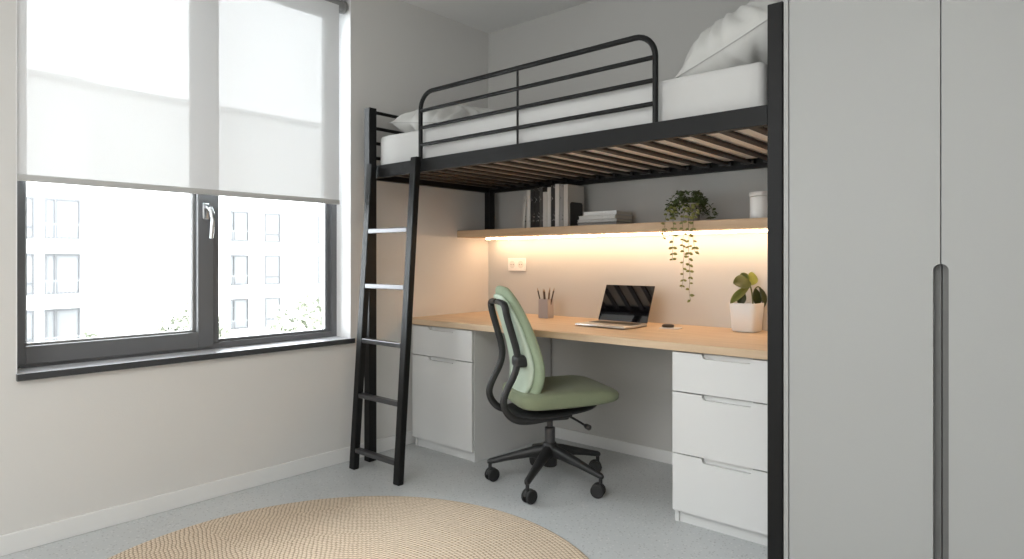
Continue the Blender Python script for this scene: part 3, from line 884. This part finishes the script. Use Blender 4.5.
for k in range(30):
    an = rnd.uniform(0, 2 * PI); el = rnd.uniform(.15, 1.0)
    r_ = rnd.uniform(.04, .102); top = rnd.uniform(.10, .165) if el > .4 else rnd.uniform(.06, .12)
    p0 = Vector((math.cos(an) * .03, math.sin(an) * .03, .078))
    ex, ey = math.cos(an) * r_, math.sin(an) * r_ * .75
    p2 = Vector((ex, ey, top * (1.12 - r_ * 3.4)))
    p3 = p2 + Vector((math.cos(an) * .015, math.sin(an) * .012, -rnd.uniform(.005, .06)))
    p1 = Vector((ex * .45, ey * .45, top))
    pts = smooth_path([tuple(p0), tuple(p1), tuple(p2), tuple(p3)], 2)
    pts = [(p[0], max(p[1], -.11), max(p[2], .006)) for p in pts]
    n0 = len(bm.faces); tube(bm, pts, .0011, 4)
    for f in bm.faces[:] if False else []: pass
    for p in pts[3:]:
        for _ in range(2):
            d = rdir(); d.z *= .6
            q = Vector(p) + d * .004
            if q.z < .012: q.z = .012
            if d.z < 0 and q.z < .03: d.z = abs(d.z)
            leaflet(bm, q, rnd.uniform(.016, .024), d, (Vector((0, 0, 1)) + rdir() * .7).normalized())
obj('foliage', bm, [M['leaf_small']], tp)
# trailing vines: (start x, start y-depth, end drop below the shelf top, end x)
vines = [(-.072, -.062, -.085, -.080), (-.036, -.066, -.190, -.034), (.018, -.064, -.320, .016), (.046, -.066, -.375, .054), (.075, -.064, -.150, .078)]
for x0, y0, zd, x1 in vines:
    bm = bmesh.new()
    yf = -.112 - rnd.uniform(0, .012)
    pts = [(x0 * .4, y0 * .5, .085), (x0 * .8, y0, .075), (x0, -.100, .040), (x0, yf, .006)]
    n = max(3, int(-zd / .035))
    for i in range(1, n + 1):
        f = i / n
        pts.append((x0 + (x1 - x0) * f + rnd.uniform(-.006, .006), yf + rnd.uniform(-.004, .004), .006 + (zd - .006) * f))
    pts = smooth_path(pts, 2)
    tube(bm, pts, .0010, 4)
    for f in bm.faces: f.material_index = 1
    acc = 0; side = 1
    for a, b in zip(pts, pts[1:]):
        acc += (Vector(b) - Vector(a)).length
        if acc > .021:
            acc = 0
            for sg in (side, -side) if rnd.random() < .6 else (side,):
                d = A * sg * rnd.uniform(.7, 1) - B * rnd.uniform(0, .5) + Vector((0, 0, rnd.uniform(-.75, .15)))
                leaflet(bm, Vector(b), rnd.uniform(.015, .025), d, (-B + Vector((0, 0, .12)) + rdir() * .35).normalized())
            side = -side
    obj('vine', bm, [M['vine_leaf'], M['stem']], tp)

# lidded canister
bm = lathe(bmesh.new(), [(.046, 0), (.049, .003), (.049, .098), (.046, .100)], seg=40)
cn = thing('canister', 'white lidded canister at the right end of the shelf', 'canister', (1.893, -.205, ST))
obj('body', bm, M['white_ceramic'], cn, True)
bm = lathe(bmesh.new(), [(.050, .101), (.0515, .103), (.0515, .116), (.049, .120), (.03, .1215), (.004, .1215)], seg=40)
obj('lid', bm, M['white_ceramic'], cn, True)

# upright books: x0, width, height, depth, colour, ink, label
WHT, OFF, BLK, DRK, GRY = (.66, .65, .62), (.56, .55, .52), (.018, .018, .018), (.07, .068, .065), (.34, .33, .32)
books = [
 (.4945, .020, .205, .150, OFF, (.05, .05, .05), 'thin pale book leaning at the left end of the row', 3.5),
 (.5300, .030, .240, .165, WHT, (.45, .45, .45), 'plain white book beside the leaning pale one', 0),
 (.5640, .034, .243, .165, BLK, (.42, .41, .40), 'leftmost black book of the upright row, beside a plain white book', 0),
 (.6020, .032, .248, .165, BLK, (.50, .49, .47), 'black book between another black book and the dark grey book', 0),
 (.6360, .026, .252, .160, DRK, (.38, .37, .36), 'narrow dark grey book in the middle of the row', 0),
 (.6650, .033, .220, .150, OFF, (.45, .45, .44), 'short off white book, lowest in the row', 0),
 (.7000, .027, .247, .165, WHT, (.50, .50, .50), 'narrow white book between short book and a black book', 0),
 (.7290, .030, .255, .165, BLK, (.50, .49, .47), 'lone black book standing between two white books', 0),
 (.7610, .031, .262, .170, WHT, (.55, .55, .54), 'tall white book beside a lettered grey spine', 0),
 (.7940, .030, .257, .170, GRY, (.04, .04, .04), 'grey book with dark lettering near the bookend', 0),
 (.8260, .034,   .254, .158, (.60, .57, .53), (.55, .52, .48), 'beige book at the right end against the bookend', 0),
]
BFX = -.225
for i, (x0, w, h, dp, col, ink, lb, tilt) in enumerate(books):
    x0 = .4905 + (x0 - .4945) * .915; w *= .90; h *= .935
    ink = tuple(i_ * .85 + c_ * .15 for i_, c_ in zip(ink, col))
    b = thing('book', lb, 'book', (x0, BFX, ST), 0, 'upright books on the shelf')
    m = spine_mat('book_cover_%02d' % i, col, ink)
    bm = bmesh.new()
    bx(bm, 0, w, 0, .003, 0, h, .0008); bx(bm, 0, .0025, .003, dp, 0, h); bx(bm, w - .0025, w, .003, dp, 0, h)
    obj('cover', bm, m, b)
    obj('pages', box(.0026, w - .0026, .0032, dp - .004, .003, h - .003), M['paper'], b)
    if tilt: b.rotation_euler = (0, math.radians(tilt), 0)
# bookend
be = thing('bookend', 'black metal bookend against the beige book', 'bookend', (.8250, -.205, ST))
bm = bmesh.new()
poly = [(-.0, 0), (.118, 0), (.118, .125)]
for k in range(7):
    a = PI / 2 * k / 6; poly.append((.118 - .016 + .016 * math.cos(a), .125 + .016 * math.sin(a) - .001))
for k in range(7):
    a = PI / 2 * k / 6; poly.append((.016 - .016 * math.sin(a), .125 + .016 * math.cos(a) - .001))
va = [bm.verts.new((0, y, z)) for y, z in poly]; vb = [bm.verts.new((.0035, y, z)) for y, z in poly]
bm.faces.new(va); bm.faces.new(list(reversed(vb)))
for i in range(len(poly)): bm.faces.new((va[i], vb[i], vb[(i + 1) % len(poly)], va[(i + 1) % len(poly)]))
obj('plate', bm, M['bookend'], be)
obj('foot', box(.0035, .045, 0, .118, 0, .0015), M['bookend'], be)
# flat stack
stack = [
 (.925, .255, .175, .017, .012, (.26, .255, .245), 'bottom grey book of the flat stack on the shelf', -1),
 (.932, .248, .170, .015, .000, (.50, .49, .47), 'pale book second from bottom in the flat stack', 2),
 (.938, .240, .172, .021, .004, (.60, .60, .58), 'white book second from top in the flat stack', -1.5),
 (.962, .212, .165, .020, .010, (.70, .70, .69), 'topmost white book of the flat stack', 1),
]
zz = ST
for i, (x0, w, d_, h, dy, col, lb, rz) in enumerate(stack):
    b = thing('book', lb, 'book', (x0 + w / 2 - .040, -.145 + dy, zz), math.radians(rz), 'flat stacked books on the shelf')
    m = spine_mat('stack_cover_%02d' % i, col, tuple(c * .8 for c in col))
    bm = bmesh.new()
    bx(bm, -w / 2, w / 2, -d_ / 2, d_ / 2, 0, .0025); bx(bm, -w / 2, w / 2, -d_ / 2, d_ / 2, h - .0025, h)
    bx(bm, -w / 2 + .002, w / 2 - .002, -d_ / 2 + .0035, -d_ / 2 + .006, .0025, h - .0025)
    obj('cover', bm, m, b)
    obj('pages', box(-w / 2 + .003, w / 2 - .003, -d_ / 2 + .0062, d_ / 2 - .003, .0026, h - .0026), M['paper'], b)
    zz += h + .0012

# ---------------------------------------------------------------- wall socket
ob = thing('wall_socket', 'white double wall socket under the shelf', 'socket', (.258, 0, 1.056))
bm = box(-.074, .074, -.009, 0, -.041, .041, .003)
obj('plate', bm, M['white_plastic'], ob)
for x in (-.036, .036):
    bm = bmesh.new(); tube(bm, [(x, -.0092, 0), (x, -.0105, 0)], .024, 28)
    s = obj('socket', bm, M['socket'], ob, True)
    bm = bmesh.new()
    for dx in (-.0095, .0095): tube(bm, [(x + dx, -.0106, 0), (x + dx, -.0110, 0)], .0030, 10)
    obj('contact_hole', bm, M['hole'], s)

# ---------------------------------------------------------------- outside
GZ = -8.5
struct('ground', box(-60, -.6, -45, 70, GZ - .3, GZ), M['ground'], 'pale street level far below the window', cat='ground')
def building(label, x, y0, y1, depth, roof, wins, rails, edge=None):
    b = thing('apartment_building', label, 'building', (x, (y0 + y1) / 2, GZ))
    oy = (y0 + y1) / 2
    bm = box(-depth, 0, y0 - oy, y1 - oy, 0, roof - GZ)
    obj('wall', bm, M['bldg'], b)
    obj('roof_edge', box(-depth, .25, y0 - oy, y1 - oy, roof - GZ, roof - GZ + .25), M['bldg_shade'], b)
    for wy0, wy1, wz0, wz1, mull in wins:
        bm = rect_frame(bmesh.new(), .0, .10, wy0 - oy, wy1 - oy, wz0 - GZ, wz1 - GZ, .08, .08, .08, .10, 0)
        if mull: bx(bm, 0, .10, mull - .05 - oy, mull + .05 - oy, wz0 - GZ + .08, wz1 - GZ - .1)
        else: bx(bm, 0, .10, wy0 + .08 - oy, wy1 - .08 - oy, wz0 - GZ + .5, wz0 - GZ + .58)
        f = obj('window', bm, M['bldg_frame'], b)
        obj('pane', box(.0, .03, wy0 + .08 - oy, wy1 - .08 - oy, wz0 - GZ + .08, wz1 - GZ - .1), M['bldg_pane'], f)
    for ry0, ry1, rz0, rz1 in rails:
        obj('balcony_slab', box(0, 1.0, ry0 - oy, ry1 - oy, rz0 - GZ - .55, rz0 - GZ - .2), M['bldg'], b)
        bm = bmesh.new()
        bx(bm, .96, 1.0, ry0 - oy, ry1 - oy, rz1 - GZ - .06, rz1 - GZ)
        n = max(2, int((ry1 - ry0) / .16))
        for i in range(n + 1):
            yy = ry0 + (ry1 - ry0) * i / n - oy
            bx(bm, .97, .985, yy - .010, yy + .010, rz0 - GZ - .2, rz1 - GZ - .06)
        obj('balcony_rail', bm, M['bldg_rail'], b)
    return b
lw, lr = [], []
for k in range(-2, 1):
    zt = 4.05 + (k) * 2.66
    lw.append((4.15, 4.90, zt - 1.95, zt, None)); lw.append((5.28, 6.75, zt - 1.95, zt, 5.72)); lw.append((1.6, 3.2, zt - 1.95, zt, 2.1))
    lr.append((5.0, 6.95, zt - 1.95, zt - 1.25))
building('pale apartment block outside the left pane with balcony windows', -34, -16, 7.1, 9, 9.75, lw, lr)
building('blank white block between the two windowed blocks outside', -36.5, 7.1, 15.4, 8, 10.2, [], [])
rw, rr2 = [], []
for k in range(-2, 1):
    zt = 4.25 + k * 2.84
    rw.append((15.9, 17.3, zt - 1.95, zt, 16.35)); rw.append((18.45, 19.55, zt - 1.98, zt, None)); rw.append((22.45, 23.2, zt - 2.0, zt, None))
    rr2.append((15.7, 17.7, zt - 1.95, zt - 1.3))
building('pale apartment block outside the right pane with paired windows', -38, 15.4, 34, 9, 10.6, rw, rr2)
def tree(x, y, top, r, label, seed):
    t = thing('tree', label, 'tree', (x, y, GZ), 0, 'trees outside the window')
    rn = random.Random(seed)
    bm = bmesh.new(); tube(bm, [(0, 0, 0), (.1, 0, (top - GZ) * .4), (0, .1, (top - GZ) * .75)], [.22, .17, .08], 8)
    obj('trunk', bm, M['bark'], t, True)
    bm = bmesh.new(); hc = (top - GZ) - r
    for _ in range(2600):
        d = Vector((rn.gauss(0, 1), rn.gauss(0, 1), rn.gauss(0, 1))).normalized()
        p = d * r * rn.uniform(.45, 1) ** .6; p.z *= 1.1
        p *= 1 + .25 * noise.noise(d * 2.2 + Vector((seed, 0, 0)))
        q = Vector((p.x, p.y, p.z + hc)); s = rn.uniform(.13, .26)
        a = Vector((rn.uniform(-1, 1), rn.uniform(-1, 1), rn.uniform(-1, 1))).normalized()
        b = a.cross(d)
        if b.length < .05: continue
        b.normalize()
        vs = [bm.verts.new(q + a * s), bm.verts.new(q + b * s * .55), bm.verts.new(q - a * s), bm.verts.new(q - b * s * .55)]
        bm.faces.new(vs)
    obj('crown', bm, M['tree'], t)
tree(-27, 15.4, -.75, 2.6, 'pale treetop in the lower right corner of the right pane', 3)
tree(-32.5, 11.6, -1.6, 2.0, 'pale treetop low at the right edge of the left pane', 5)
tree(-27, 5.6, -2.0, 2.0, 'pale treetop at the bottom of the left pane below the balconies', 8)

# ---------------------------------------------------------------- light
w = bpy.data.worlds.new('overcast'); scn.world = w; w.use_nodes = True
bg = w.node_tree.nodes['Background']; bg.inputs['Color'].default_value = (.93, .97, 1.0, 1); bg.inputs['Strength'].default_value = 10.5
def area(name, loc, rot, sx, sy, power, col, portal=False):
    l = bpy.data.lights.new(name, 'AREA'); l.shape = 'RECTANGLE'; l.size = sx; l.size_y = sy; l.energy = power; l.color = col
    l.cycles.is_portal = portal
    o = bpy.data.objects.new(name, l); C.objects.link(o); o.location = loc; o.rotation_euler = rot
    return o
# daylight enters by the window; two unseen area lamps are added to fill the room
area('ceiling_fill', (2.3, -3.9, 2.56), (0, 0, 0), 1.6, 1.4, 38, (1.0, .985, .96))

area('front_wall_fill', (1.5, -4.97, 1.55), (PI / 2, 0, 0), 2.6, 1.7, 32, (.95, .98, 1.0))  # unseen panel added to lift the alcove; this wall has no window

# ---------------------------------------------------------------- camera
cam = bpy.data.cameras.new('camera'); co = bpy.data.objects.new('camera', cam); C.objects.link(co)
cam.sensor_width = 36; cam.lens = 647 / 1024 * 36
cam.shift_y = -(279.5 - 260) / 1024
co.location = (2.978, -3.1517, 1.085); co.rotation_euler = (PI / 2, 0, math.radians(41.28))
cam.clip_start = .05; cam.clip_end = 300
scn.camera = co
scn.view_settings.view_transform = 'Standard'; scn.view_settings.look = 'None'
scn.view_settings.exposure = 0.16
scn.cycles.max_bounces = 10; scn.cycles.diffuse_bounces = 6; scn.cycles.transparent_max_bounces = 12
scn.cycles.caustics_reflective = False; scn.cycles.caustics_refractive = False
scn.cycles.sample_clamp_indirect = 6.0
